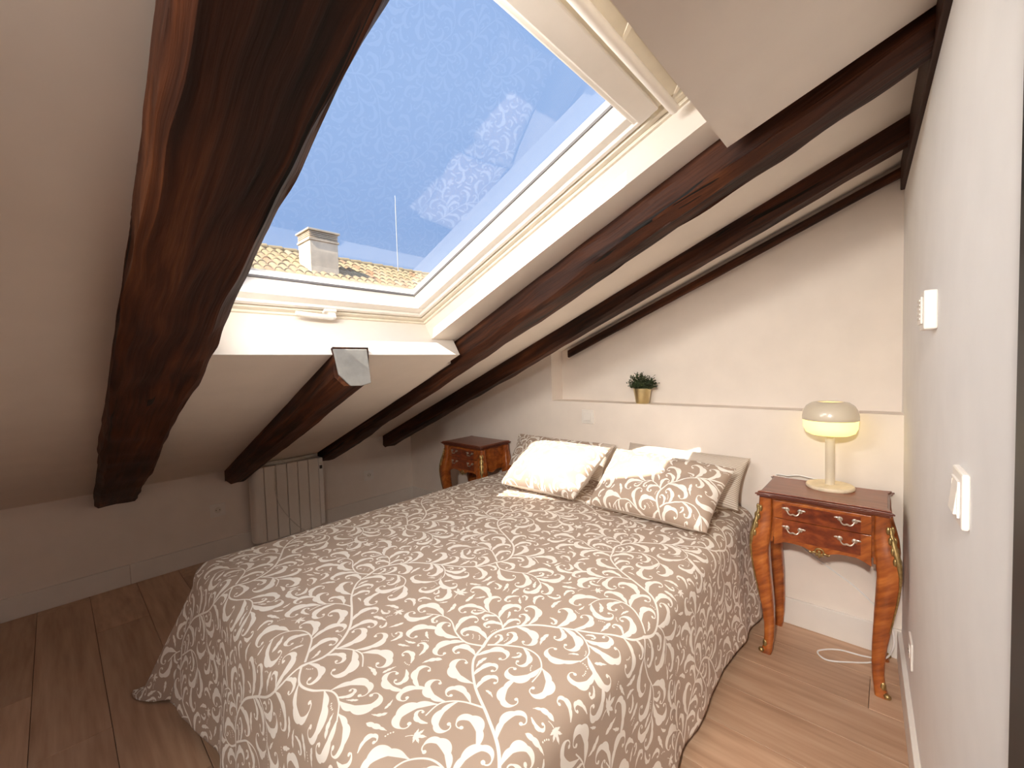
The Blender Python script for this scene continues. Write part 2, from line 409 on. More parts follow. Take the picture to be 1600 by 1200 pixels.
def print_mat(name, ground, white, stripe=False):
    m, t, b = mat_new(name); uv = N(t, 'ShaderNodeUVMap'); uv.uv_map = 'cloth'
    if stripe:
        wv = N(t, 'ShaderNodeTexWave'); wv.wave_type = 'BANDS'; wv.bands_direction = 'Y'; wv.inputs['Scale'].default_value = 1.0
        mp = N(t, 'ShaderNodeMapping'); mp.inputs['Scale'].default_value = (24, 24, 24); t.links.new(uv.outputs[0], mp.inputs[0]); t.links.new(mp.outputs[0], wv.inputs['Vector'])
        fac = wv.outputs['Fac']
    else:
        im = N(t, 'ShaderNodeTexImage'); im.image = SCROLL; im.interpolation = 'Linear'
        t.links.new(uv.outputs[0], im.inputs[0]); fac = im.outputs['Color']
    nz = N(t, 'ShaderNodeTexNoise'); nz.inputs['Scale'].default_value = 900 if not stripe else 300; nz.inputs['Detail'].default_value = 2
    t.links.new(uv.outputs[0], nz.inputs['Vector'])
    g = ramp(t, nz.outputs['Fac'], [(0.3, tuple(c * .9 for c in ground)), (0.7, tuple(c * 1.1 for c in ground))])
    mx = N(t, 'ShaderNodeMixRGB'); t.links.new(fac, mx.inputs[0]); t.links.new(g.outputs[0], mx.inputs[1]); mx.inputs[2].default_value = (*white, 1)
    t.links.new(mx.outputs[0], b.inputs['Base Color']); b.inputs['Roughness'].default_value = 0.85
    b.inputs['Sheen Weight'].default_value = 0.1
    bump(t, b, nz.outputs['Fac'], 0.08, 0.001)
    return m
M['print'] = print_mat('scroll_cotton', (0.44, 0.33, 0.255), (0.92, 0.87, 0.80))
M['stripe'] = print_mat('ribbed_cotton', (0.42, 0.33, 0.26), (0.78, 0.71, 0.63), True)

# ------------------------------------------------------------------ structure
PANEL, STRIP, ROOF_TOP = 0.56, 0.625, 0.80
SKX0, SKX1, SKY0, SKY1 = 1.69, 2.95, 0.305, 1.15
HEAD_Y, NICHE_Y, LEDGE_Z, NICHE_X = 2.19, 2.31, 0.965, 1.63
def rwall_x(y): return 3.31 + 0.038 * (HEAD_Y - y)
YB, XH = -2.2, 4.8                                            # far ends of the room behind the camera
SK2 = (1.69, 2.94, -1.95, -1.17)                              # unseen skylight added behind the camera for more light

fl = struct(MB().box(-0.12, XH, YB, 2.45, -0.06, -0.012).build('floor', M['floor_base']))
pl_len, pl_w = 1.22, 0.192
pb = MB().box(0, pl_len - 0.0016, 0, pl_w - 0.0016, -0.012, 0).build('plank', M['floor'], fl, bevel=0.0009, seg=1)
first = True; row = 0; y = HEAD_Y
while y > YB:
    y -= pl_w; off = (row * 0.437) % pl_len; x = -off
    while x < XH:
        x0 = x
        if x0 + pl_len <= 0.05 or x0 > XH - 0.05: x += pl_len; continue
        if first: p = pb; first = False
        else: p = pb.copy(); COL.objects.link(p); p.parent = fl
        if x0 < 0:                                             # cut plank at the wall
            p.scale.x = (pl_len + x0) / pl_len; x0 = 0
        elif x0 + pl_len > XH: p.scale.x = (XH - x0) / pl_len
        p.location = (x0, max(y, YB), 0)
        x += pl_len
    row += 1

wl = struct(MB().box(-0.12, 0, YB, 2.45, 0, 0.66).build('wall_left', M['wall']))
wb = MB()
z = lambda x: STRIP + 0.02 + TAN * x
wb.prism([(0, 0), (3.75, 0), (3.75, LEDGE_Z), (NICHE_X, LEDGE_Z), (NICHE_X, z(NICHE_X)), (0, z(0))], HEAD_Y, NICHE_Y + .001, 'xz')
wb.prism([(0, 0), (3.75, 0), (3.75, z(3.75)), (0, z(0))], NICHE_Y, 2.45, 'xz')
struct(wb.build('wall_back', M['wall'], clean=False))
RW_TOP = 1.845; DOOR_Y = 0.66
struct(MB().prism([(rwall_x(DOOR_Y), DOOR_Y), (3.50, DOOR_Y), (3.50, NICHE_Y), (rwall_x(NICHE_Y), NICHE_Y)], 0, RW_TOP).build('wall_right', M['wall_right'], bevel=0.004))
struct(MB().box(-0.12, XH + .1, YB - 0.1, YB, 0, 2.75).build('wall_front', M['wall']))
struct(MB().box(XH, XH + 0.1, YB, 2.45, 0, 2.75).build('wall_hall', M['wall']))

ce = MB()
def roof_layer(b0, t0):
    ce.slope(-0.25, SKX0, YB - .1, 2.45, b0, t0); ce.slope(SKX1, XH + .1, YB - .1, 2.45, b0, t0)
    ce.slope(SKX0, SKX1, YB - .1, SK2[2], b0, t0); ce.slope(SKX0, SKX1, SK2[3], SKY0, b0, t0); ce.slope(SKX0, SKX1, SKY1, 2.45, b0, t0)
roof_layer(STRIP, ROOF_TOP)
ce.slope(0, SKX0, YB, 0.2, PANEL, STRIP)
LOWP = PANEL - .024 * SKX0 / 1.79                               # the board below the window sags a little towards the sill
ce.hexa([(0, .2, PANEL), (SKX0, .2, LOWP + TAN * SKX0), (SKX0, 1.31, LOWP + TAN * SKX0), (0, 1.31, PANEL), (0, .2, STRIP), (SKX0, .2, STRIP + TAN * SKX0), (SKX0, 1.31, STRIP + TAN * SKX0), (0, 1.31, STRIP)])                        # lower plasterboard panel
ce.slope(SKX0, SKX1, SK2[3], 0.305, PANEL, STRIP); ce.slope(SKX0, SKX1, YB, SK2[2], PANEL, STRIP)
zz = lambda x, c: c + TAN * x
ce.prism([(SKX0, LOWP + TAN * SKX0), (1.79, PANEL - .024 + TAN * 1.79), (SKX0 + .002, 1.415), (SKX0, 1.415)], SKY0, 1.275, 'xz')   # flared sill
x0, x1 = SKX1, XH
ce.hexa([(x0, YB, zz(x0, PANEL)), (x1, YB, zz(x1, PANEL)), (x1, 1.36, zz(x1, PANEL)), (x0, 1.215, zz(x0, PANEL)),
         (x0, YB, zz(x0, STRIP)), (x1, YB, zz(x1, STRIP)), (x1, 1.36, zz(x1, STRIP)), (x0, 1.215, zz(x0, STRIP))])
struct(ce.build('ceiling', M['ceil'], clean=False))

# skirting boards
sk = MB(); sk.box(0, 0.014, YB, 0.245, 0, 0.115); sk.box(0, 0.014, 0.2465, HEAD_Y, 0, 0.115)
struct(sk.build('baseboard_left', M['skirt'], bevel=0.002))
struct(MB().box(0.014, rwall_x(HEAD_Y), HEAD_Y - 0.014, HEAD_Y, 0, 0.118).build('baseboard_back', M['skirt'], bevel=0.002))
struct(MB().prism([(rwall_x(DOOR_Y) - .014, DOOR_Y), (rwall_x(DOOR_Y), DOOR_Y), (rwall_x(HEAD_Y - .014), HEAD_Y - .014), (rwall_x(HEAD_Y - .014) - .014, HEAD_Y - .014)], 0, 0.115).build('baseboard_right', M['skirt'], bevel=0.002))
# black door post at the end of the right wall
dj = MB().box(3.365, 3.52, 0.56, DOOR_Y, 0, 1.93).build('door_1', M['black'], bevel=0.003); struct(dj)

# ------------------------------------------------------------------ skylight
def skylight(name, yc, HWID, detail=True):
    win = empty(name, (SKX0, yc, 0.735 + TAN * SKX0), (0, -math.radians(22), 0))
    L = 1.285; hw = HWID
    f = MB()
    fr = 0.032
    f.box(0, fr, -hw, hw, -0.012, 0.10); f.box(L - .012, L + .10, -hw, hw, -0.012, 0.10)
    f.box(fr, L - .012, -hw, -hw + fr, -0.012, 0.10); f.box(fr, L - .012, hw - fr, hw, -0.012, 0.10)
    f.build('frame', M['frame_cream'], win, bevel=0.003)
    g = MB()                                                  # lip around the lower edge of the frame
    g.box(-0.004, .012, -hw - .004, hw + .004, -0.022, -0.0125); g.box(.012, L, hw - .012, hw + .004, -0.022, -0.0125); g.box(.012, L, -hw - .004, -hw + .012, -0.022, -0.0125)
    g.build('frame_lip', M['frame_cream'], win, bevel=0.002)
    a, b = fr + 0.004, L - 0.10                               # sash
    sw = hw - fr - 0.004; gi = sw - 0.052
    s = MB()
    s.box(a, a + 0.058, -sw, sw, 0.004, 0.095); s.box(b - 0.03, b, -sw, sw, 0.004, 0.095)
    s.box(a + .058, b - .03, -sw, -gi, 0.004, 0.095); s.box(a + .058, b - .03, gi, sw, 0.004, 0.095)
    so = s.build('sash', M['frame'], win, bevel=0.004)
    s2 = MB()                                                 # stepped inner profile of the sash
    s2.box(a + .004, a + .02, -sw + .004, sw - .004, -0.008, 0.0035); s2.box(a + .02, b, sw - .02, sw - .004, -0.008, 0.0035); s2.box(a + .02, b, -sw + .004, -sw + .02, -0.008, 0.0035)
    s2.build('sash_step', M['frame'], so, bevel=0.002)
    k = MB(); gx0, gx1 = a + .058, b - .03
    k.box(gx0, gx0 + .006, -gi, gi, .060, .068); k.box(gx1 - .006, gx1, -gi, gi, .060, .068); k.box(gx0 + .006, gx1 - .006, gi - .006, gi, .060, .068); k.box(gx0 + .006, gx1 - .006, -gi, -gi + .006, .060, .068)
    k.build('gasket', M['gasket'], so)
    pn = MB(); pn.v = [(gx0, -gi, .072), (gx1, -gi, .072), (gx1, gi, .072), (gx0, gi, .072)]; pn.f = [(0, 1, 2, 3)]
    pn.build('pane', M['glass'], so)
    # top rail in two steps, vent flap and control bar
    tr = MB(); tr.box(b - .045, b + .004, -sw, sw - .004, -0.004, 0.0035); tr.box(b - .03, b + .028, -sw, sw - .022, -0.020, -0.0045)
    tr.build('top_rail', M['frame'], win, bevel=0.004)
    fl_ = MB(); fl_.box(b + .005, L - .013, -hw + fr, hw - fr - .004, 0.0, 0.02)
    fl_.build('vent_flap', M['frame_cream'], win, bevel=0.003)
    if detail:
        hb = MB()
        pts = [(b + .055, yy, -0.042) for yy in np.linspace(-sw + .02, sw - .01, 12)]
        hb.tube(pts, 0.013, 12)
        bar = hb.build('control_bar', M['frame'], win, smooth=40)
        for yy in (-.2, .09, sw - .035):
            br = MB(); br.hexa([(b + .06, yy - .004, -.036), (b + .11, yy - .012, -.002), (b + .11, yy + .012, -.002), (b + .06, yy + .004, -.036),
                                (b + .066, yy - .004, -.033), (b + .125, yy - .012, .002), (b + .125, yy + .012, .002), (b + .066, yy + .004, -.033)])
            br.build('bracket', M['frame_cream'], bar)
        # lever handle on the bottom rail
        hd = MB(); hd.box(.030, .056, -.050, -.005, -.020, -.0085); hd.box(.024, .046, -.034, -.006, -.040, -.019)
        ho = hd.build('handle', M['frame'], win, bevel=0.003)
        MB().tube([(.036, -.02, -.036), (.044, -.05, -.038), (.047, -.10, -.037), (.047, -.15, -.032)], [.010, .0095, .009, .008], 10).build('lever', M['frame'], ho, smooth=40)
        for (sx, sy) in ((.05, hw - fr - .0008), (.9, hw - fr - .0008)):
            MB().lathe([(.005, -.001), (.004, .0)], (sx, sy, .006), 10, 'y').build('screw', M['gasket'], win)
    win['kind'] = 'structure'
    return win
w1 = skylight('window_1', (SKY0 + SKY1) / 2, 0.4225); w1['label'] = 'white framed roof window with blue sky behind the glass'
w2 = skylight('added_window', (SK2[2] + SK2[3]) / 2, 0.39, False)  # added roof window out of view, lets in extra light

# ------------------------------------------------------------------ rafters
def beam(name, x0, x1, ya, yb, zb, zt, seed, label, rough=0.010, cham=0.022, n=150):
    """ya, yb, zb: functions of x. sheared along the roof pitch; plumb cut ends"""
    v = []; f = []; g = []
    sec = [(0, 1), (0, .75), (0, .5), (0, .25), (0, 'c'), ('c', 0), (.25, 0), (.5, 0), (.75, 0), ('d', 0), (1, 'c'), (1, .25), (1, .5), (1, .75), (1, 1), (.5, 1)]
    m = len(sec)
    for i in range(n + 1):
        x = x0 + (x1 - x0) * i / n
        A, B, Z0 = ya(x), yb(x), zb(x); wd, dp = B - A, zt - Z0
        for j, (p, q) in enumerate(sec):
            c1 = cham * (1 + .7 * noise.noise((x * 2.1, seed, 3.3 + (p == 1 or p == 'd')))); 
            yy = A + (c1 if p == 'c' else wd - c1 if p == 'd' else p * wd)
            zc = Z0 + (c1 if q == 'c' else q * dp)
            k = (Vector((x * 1.5, j * .35 + seed * 7, seed)))
            amp = rough * (0.25 if q == 1 else 1); kb = Vector((x * 9, j * .5 + seed * 3, seed * 2.0))
            dy = amp * noise.noise(k) + amp * .5 * noise.noise(k * 4.1) + amp * .35 * noise.noise(kb); dz = amp * .8 * noise.noise(k + Vector((9, 4, 2))) + amp * .45 * noise.noise(k * 4.3 + Vector((1, 2, 3))) + amp * .3 * noise.noise(kb * 1.3)
            if i in (0, n): dy *= .6
            v.append((x, yy + dy, zc + dz + TAN * x)); g.append((x / COS + seed * 3.7, yy, zc))
    for i in range(n):
        for j in range(m):
            a0 = i * m + j; a1 = i * m + (j + 1) % m
            f.append((a0, a1, a1 + m, a0 + m))
    f.append(tuple(reversed(range(m)))); f.append(tuple(n * m + j for j in range(m)))
    me = bpy.data.meshes.new(name); me.from_pydata(v, [], f); me.update()
    bm = bmesh.new(); bm.from_mesh(me); bmesh.ops.recalc_face_normals(bm, faces=bm.faces); bm.to_mesh(me); bm.free()
    at = me.attributes.new('grain', 'FLOAT_VECTOR', 'POINT'); at.data.foreach_set('vector', np.array(g, np.float32).ravel())
    for p in me.polygons: p.use_smooth = True
    me.set_sharp_from_angle(angle=math.radians(28))
    o = link(name, me, M['beam']); tag(o, label, 'beam', 'dark roof beams'); return o
lin = lambda a, b, x0=0.0, x1=3.4: (lambda x: a + (b - a) * (x - x0) / (x1 - x0))
beam('rafter_beam', 0.002, 3.6, lin(.120, .098), lin(.300, .285), lin(.475, .462), PANEL + .004, 1, 'broad dark rafter on the left, crossing in front of the roof window', .013, .017)
b2 = beam('rafter_beam', 0.002, 1.792, lin(.735, .628, 0, 3.4), lin(.872, .768, 0, 3.4), lin(.464, .380), PANEL + .003, 2, 'short dark rafter with a grey cut end below the roof window', .007, .03, 50)
beam('rafter_beam', 0.002, 3.42, lin(1.345, 1.250), lin(1.50, 1.37), lin(.505, .507), STRIP + .003, 3, 'long dark rafter running beside the far edge of the roof window', .014, .022, 110)
beam('rafter_beam', 0.002, 3.42, lin(1.905, 1.872), lin(2.035, 1.975), lin(.522, .553), STRIP + .003, 4, 'long slimmer dark rafter just above the left bedside table, nearest the head wall but one', .010, .022, 110)
beam('rafter_beam', 1.70, 3.30, lin(2.280, 2.278), lin(2.309, 2.309), lin(.548, .568), .602, 5, 'thin dark timber strip set along the top of the head wall niche', .005, .006, 60)
cp = MB(); cy0, cy1 = .677, .814
cp.prism([(cy0, 1.279), (cy1 - .008, 1.279), (cy1 + .004, 1.151), (cy1 - .035, 1.142), (cy0 + .058, 1.144), (cy0 + .016, 1.186)], 1.793, 1.803, 'yz')
cpo = cp.build('end_cap', M['grey_cap'], b2, bevel=0.003); cpo['label'] = 'grey painted cut end of the rafter'
# added fill light on the near reveal, hidden behind the broad rafter
def fill_bar(label, loc, rot, hl, watts, tilt):
    t = tag(empty('fill_light_bar', loc, rot), label, 'lamp')
    MB().box(-hl, hl, 0, .008, -.046, .046).build('housing', M['frame'], t, bevel=.002)
    MB().box(-hl + .01, hl - .01, .0082, .0095, -.043, .043).build('diffuser', M['glow_white'], t)
    ld = bpy.data.lights.new('fill_bar_light', 'AREA'); lo = bpy.data.objects.new('fill_bar_light', ld); COL.objects.link(lo); lo.parent = t
    ld.shape = 'RECTANGLE'; ld.size = 2 * hl - .03; ld.size_y = .09; ld.energy = watts; ld.color = (1.0, 0.96, 0.91)
    lo.location = (0, .012, 0); lo.rotation_euler = (math.radians(90), 0, 0)
fill_bar('unseen fill light bar added in the roof window opening behind the broad left rafter', (2.35, SKY0 + .0005, .668 + TAN * 2.35), (0, -math.radians(22), 0), .47, 7.0, 60)
# added fill spotlight, unseen behind the camera, turned towards the bed
def fill_spot():
    x, y = 3.30, -0.80
    p = Vector((x, y, PANEL + TAN * x)); aim = (Vector((2.72, 1.55, .3)) - (p - Vector((0, 0, .09)))).normalized()
    t = tag(empty('fill_spotlight', p), 'unseen fill spotlight added on the sloping ceiling near the doorway', 'lamp')
    MB().lathe([(.05, .018), (.05, -.022), (.046, -.026), (.002, -.026)], n=32).build('base', M['frame'], t, smooth=40)
    MB().tube([(0, 0, -.02), (0, 0, -.085)], .008, 10).build('stem', M['frame'], t, smooth=40)
    c = Vector((0, 0, -.09))
    MB().tube([c - aim * .05, c - aim * .045, c + aim * .06], [.030, .045, .060], 28).build('head', M['frame'], t, smooth=40)
    MB().tube([c + aim * .0601, c + aim * .0612], [.054, .054], 28).build('lens', M['glow_white'], t)
    ld = bpy.data.lights.new('fill_spotlight_light', 'AREA'); lo = bpy.data.objects.new('fill_spotlight_light', ld); COL.objects.link(lo); lo.parent = t
    ld.shape = 'DISK'; ld.size = .12; ld.energy = 9.5; ld.color = (1.0, 0.93, 0.84); ld.spread = math.radians(85)
    lo.location = c + aim * .065; lo.rotation_euler = aim.to_track_quat('-Z', 'Y').to_euler()
fill_spot()
# purlin above the right wall
pv = MB(); 
def px_(y, o): return rwall_x(y) + o
pv.hexa([(px_(.66, -.012), .66, 1.848), (px_(.66, .12), .66, 1.848), (px_(2.3, .12), 2.3, 1.848), (px_(2.3, -.012), 2.3, 1.848),
         (px_(.66, -.012), .66, 1.975), (px_(.66, .12), .66, 2.03), (px_(2.3, .12), 2.3, 2.02), (px_(2.3, -.012), 2.3, 1.965)])
tag(pv.build('purlin_beam', M['beam'], bevel=0.004), 'dark timber purlin lying on top of the right-hand wall under the rafters', 'beam')

# ------------------------------------------------------------------ bed
BX0, BX1, BY0, BY1, BZ = 1.31, 2.80, 0.31, 2.17, 0.50
bed = tag(empty('bed', (2.055, 1.24, 0)), 'double bed under the scroll-patterned bedspread', 'bed')
MB().box(-.71, .71, -.88, .92, .25, .475).build('mattress', M['mattress'], bed, bevel=0.05, seg=4, smooth=40)
MB().box(-.71, .71, -.88, .92, .12, .249).build('base', M['bed_base'], bed, bevel=0.006)
for sx in (-.64, .64):
    for sy in (-.8, .84):
        MB().lathe([(.022, 0), (.03, .121)], (sx, sy, 0), 16).build('leg', M['bed_base'], bed)
def bedspread():
    W, L, D, r = BX1 - BX0, BY1 - BY0, 0.43, 0.065
    us = np.concatenate([np.linspace(-D, 0.12, 56), np.linspace(0.12, W - .12, 120)[1:], np.linspace(W - .12, W + D, 56)[1:]])
    vs = np.concatenate([np.linspace(-D, 0.12, 56), np.linspace(0.12, L, 150)[1:]])
    nu, nv = len(us), len(vs); co = []
    q = r * math.pi / 2
    def prof(s):
        if s <= 0: return 0.0, 0.0, 0.0
        th = min(s / r, math.pi / 2); e = max(0, s - q)
        return r * math.sin(th), -r * (1 - math.cos(th)) - e, e
    for v in vs:
        for u in us:
            sl, sr_, sf = r - u, u - (W - r), r - v
            sx = max(sl, sr_, 0); sv = max(sf, 0); sgn = -1 if sl > sr_ else 1
            cxp = min(max(u, r), W - r); cyp = max(v, r)
            nz = noise.noise((u * 3, v * 3, 1.7)) * .005 + noise.noise((u * 9, v * 9, 4.7)) * .0016
            crease = -.004 * math.exp(-((u * .8 + v * .6 - 1.2) / .02) ** 2) * (0.5 + .5 * noise.noise((u * 2, v * 2, 0)))
            ztop = .008 * math.sin(math.pi * min(max(u / W, 0), 1)) + nz + crease
            if sx > 0 and sv > 0:
                rho = (sx ** 5 + sv ** 5) ** .2; ph = math.atan2(sv, sx)
                out, dn, e_ = prof(rho)
                diag = math.sin(2 * ph)
                out += e_ * (.06 + .42 * diag ** 1.3 + .09 * math.sin(ph * 8 + 1))
                x = cxp + sgn * math.cos(ph) * out; y = cyp - math.sin(ph) * out; zz_ = max(dn * (1 + .10 * diag), -BZ + .012)
            elif sx > 0:
                out, dn, e_ = prof(sx)
                wv = .10 * math.sin(v * 13 + .8) * noise.noise((v * 1.8, 3.1, sgn)) + .05 * noise.noise((v * 7, .4, sgn * 3)) + (.07 * math.exp(-((v - L + .1) / .10) ** 2))
                out += e_ * (.055 + wv)
                x = cxp + sgn * out; y = v; zz_ = dn * (1 + .01 * noise.noise((v * 5, 1, 1)))
            elif sv > 0:
                out, dn, e_ = prof(sv)
                wv = .10 * math.sin(u * 12) * noise.noise((u * 1.7, 7.7, 1)) + .05 * noise.noise((u * 8, .9, 3))
                out += e_ * (.10 + wv + .15 * math.exp(-(u / .25) ** 2) + .1 * math.exp(-((u - W) / .25) ** 2))
                x = u; y = cyp - out; zz_ = dn
            else:
                x, y, zz_ = u, v, 0
            fade = max(0, 1 - max(sx, sv) / .1)
            co.append((BX0 + x, BY0 + y, BZ + zz_ + ztop * fade))
    f = [(j * nu + i, j * nu + i + 1, (j + 1) * nu + i + 1, (j + 1) * nu + i) for j in range(nv - 1) for i in range(nu - 1)]
    me = bpy.data.meshes.new('bedspread'); me.from_pydata(co, [], f); me.update()
    uvl = me.uv_layers.new(name='cloth')
    li = np.array([l.vertex_index for l in me.loops]); ui, vi = li % nu, li // nu
    uvl.data.foreach_set('uv', np.stack([us[ui] / TW + .09, vs[vi] / TH + .55], 1).astype(np.float32).ravel())
    for p in me.polygons: p.use_smooth = True
    o = link('bedspread', me, M['print'])
    md = o.modifiers.new('thickness', 'SOLIDIFY'); md.thickness = 0.004; md.offset = -1
    return tag(o, 'taupe bedspread printed with white scrolling leaves, draped over the bed', 'bedspread')
bedspread()

def pillow(LB, RB, RT, LT, T, seed, mats, label, band=False, uvo=(0, 0)):
    LB, RB, RT, LT = map(Vector, (LB, RB, RT, LT))
    ex = ((RB - LB) + (RT - LT)).normalized(); ey = ((LT - LB) + (RT - RB)).normalized()
    nrm = ex.cross(ey).normalized()                       # towards the viewer
    W = ((RB - LB).length + (RT - LT).length) / 2; H = ((LT - LB).length + (RT - RB).length) / 2
    nx, ny = 44, 34; co = []; uv = []; fc = []; mi = []
    for side in (1, -1):
        for j in range(ny + 1):
            for i in range(nx + 1):
                u, v = -math.cos(math.pi * i / nx), -math.cos(math.pi * j / ny)
                u = .55 * u + .45 * (2 * i / nx - 1); v = .55 * v + .45 * (2 * j / ny - 1)
                s, t = (u + 1) / 2, (v + 1) / 2
                pu = u * (1 - .055 * (1 - v * v) * u * u); pv_ = v * (1 - .075 * (1 - u * u) * v * v)
                s2, t2 = (pu + 1) / 2, (pv_ + 1) / 2
                base = LB * (1 - s2) * (1 - t2) + RB * s2 * (1 - t2) + RT * s2 * t2 + LT * (1 - s2) * t2
                h = (max(0, 1 - abs(u) ** 2.6) * max(0, 1 - abs(v) ** 2.6)) ** .5 * T / 2
                h *= 1 - .18 * max(0, v)                   # fuller towards the bottom
                edge = h / (T / 2)
                wr = (noise.noise((u * 2.2 + seed, v * 2.2, side)) * .015 + noise.noise((u * 6 + seed, v * 3.5, side)) * .008 + noise.noise((u * 11 + v * 5 + seed, v * 4, side)) * .003) * min(1, edge * 1.5)
                rad = .006 * math.sin(7 * math.atan2(v + .9, u + .1) + seed) * edge * (1 - edge)
                co.append(base + nrm * side * (h + wr + rad)); uv.append((s * W / TW + uvo[0], t * H / TH + uvo[1]))
    st = (nx + 1) * (ny + 1)
    for sd in (0, 1):
        for j in range(ny):
            for i in range(nx):
                a = sd * st + j * (nx + 1) + i
                q = (a, a + 1, a + nx + 2, a + nx + 1)
                fc.append(q if sd == 0 else q[::-1]); mi.append(1 if (band and i > nx * .86) else (0 if sd == 0 else len(mats) - 1))
    me = bpy.data.meshes.new('pillow'); me.from_pydata([tuple(c) for c in co], [], fc); me.update()
    uvl = me.uv_layers.new(name='cloth'); uvl.data.foreach_set('uv', np.array([uv[l.vertex_index] for l in me.loops], np.float32).ravel())
    me.polygons.foreach_set('material_index', mi)
    bm = bmesh.new(); bm.from_mesh(me); bmesh.ops.remove_doubles(bm, verts=bm.verts, dist=1e-5); bm.to_mesh(me); bm.free()
    for p in me.polygons: p.use_smooth = True
    return tag(link('pillow', me, mats), label, 'pillow', 'pillows at the head of the bed')
P2, S2 = [M['print'], M['stripe']], [M['stripe'], M['print']]
pillow((1.40, 2.00, .545), (2.09, 2.00, .545), (2.12, 2.13, .735), (1.385, 2.13, .735), .16, 1.0, P2, 'scroll-print pillow lying against the wall at the left, behind the sunlit pillow', True)
pillow((2.17, 1.985, .55), (2.79, 1.955, .545), (2.80, 2.12, .745), (2.20, 2.14, .755), .15, 2.0, S2, 'ribbed cream pillow standing against the wall behind the right front pillow')
pillow((1.68, 1.63, .555), (2.14, 1.655, .545), (2.215, 1.90, .765), (1.72, 1.90, .755), .20, 3.0, P2, 'sunlit scroll-print pillow leaning at the left front', uvo=(.3, .2))
pillow((2.235, 1.63, .55), (2.76, 1.63, .545), (2.80, 1.885, .745), (2.24, 1.91, .765), .19, 4.0, P2, 'scroll-print pillow leaning at the right front, half in shade', uvo=(.62, .1))

# ------------------------------------------------------------------ bedside tables
def side_outline(hx, hy, ins, n=16):
    pts = []
    def bow(t): 
        a = abs(t)
        return ins * (1 - max(0, (a - .72) / .28) ** 1.6)
    for k in range(n): t = -1 + 2 * k / n; pts.append((hx * t, -hy + bow(t)))
    for k in range(n): t = -1 + 2 * k / n; pts.append((hx - bow(t), hy * t))
    for k in range(n): t = 1 - 2 * k / n; pts.append((hx * t, hy - bow(t)))
    for k in range(n): t = 1 - 2 * k / n; pts.append((-hx + bow(t), hy * t))
    return pts
def apron_poly(hx, ztop, zside, dip, brk, n=40):
    pts = [(-hx, ztop), (hx, ztop)]; bot = []
    for k in range(n + 1):
        t = 1 - 2 * k / n; a = abs(t)
        zb = zside - dip * math.exp(-(t / .26) ** 2) - brk * max(0, (a - .70) / .30) ** 1.4
        bot.append((hx * t, zb))
    return pts + bot
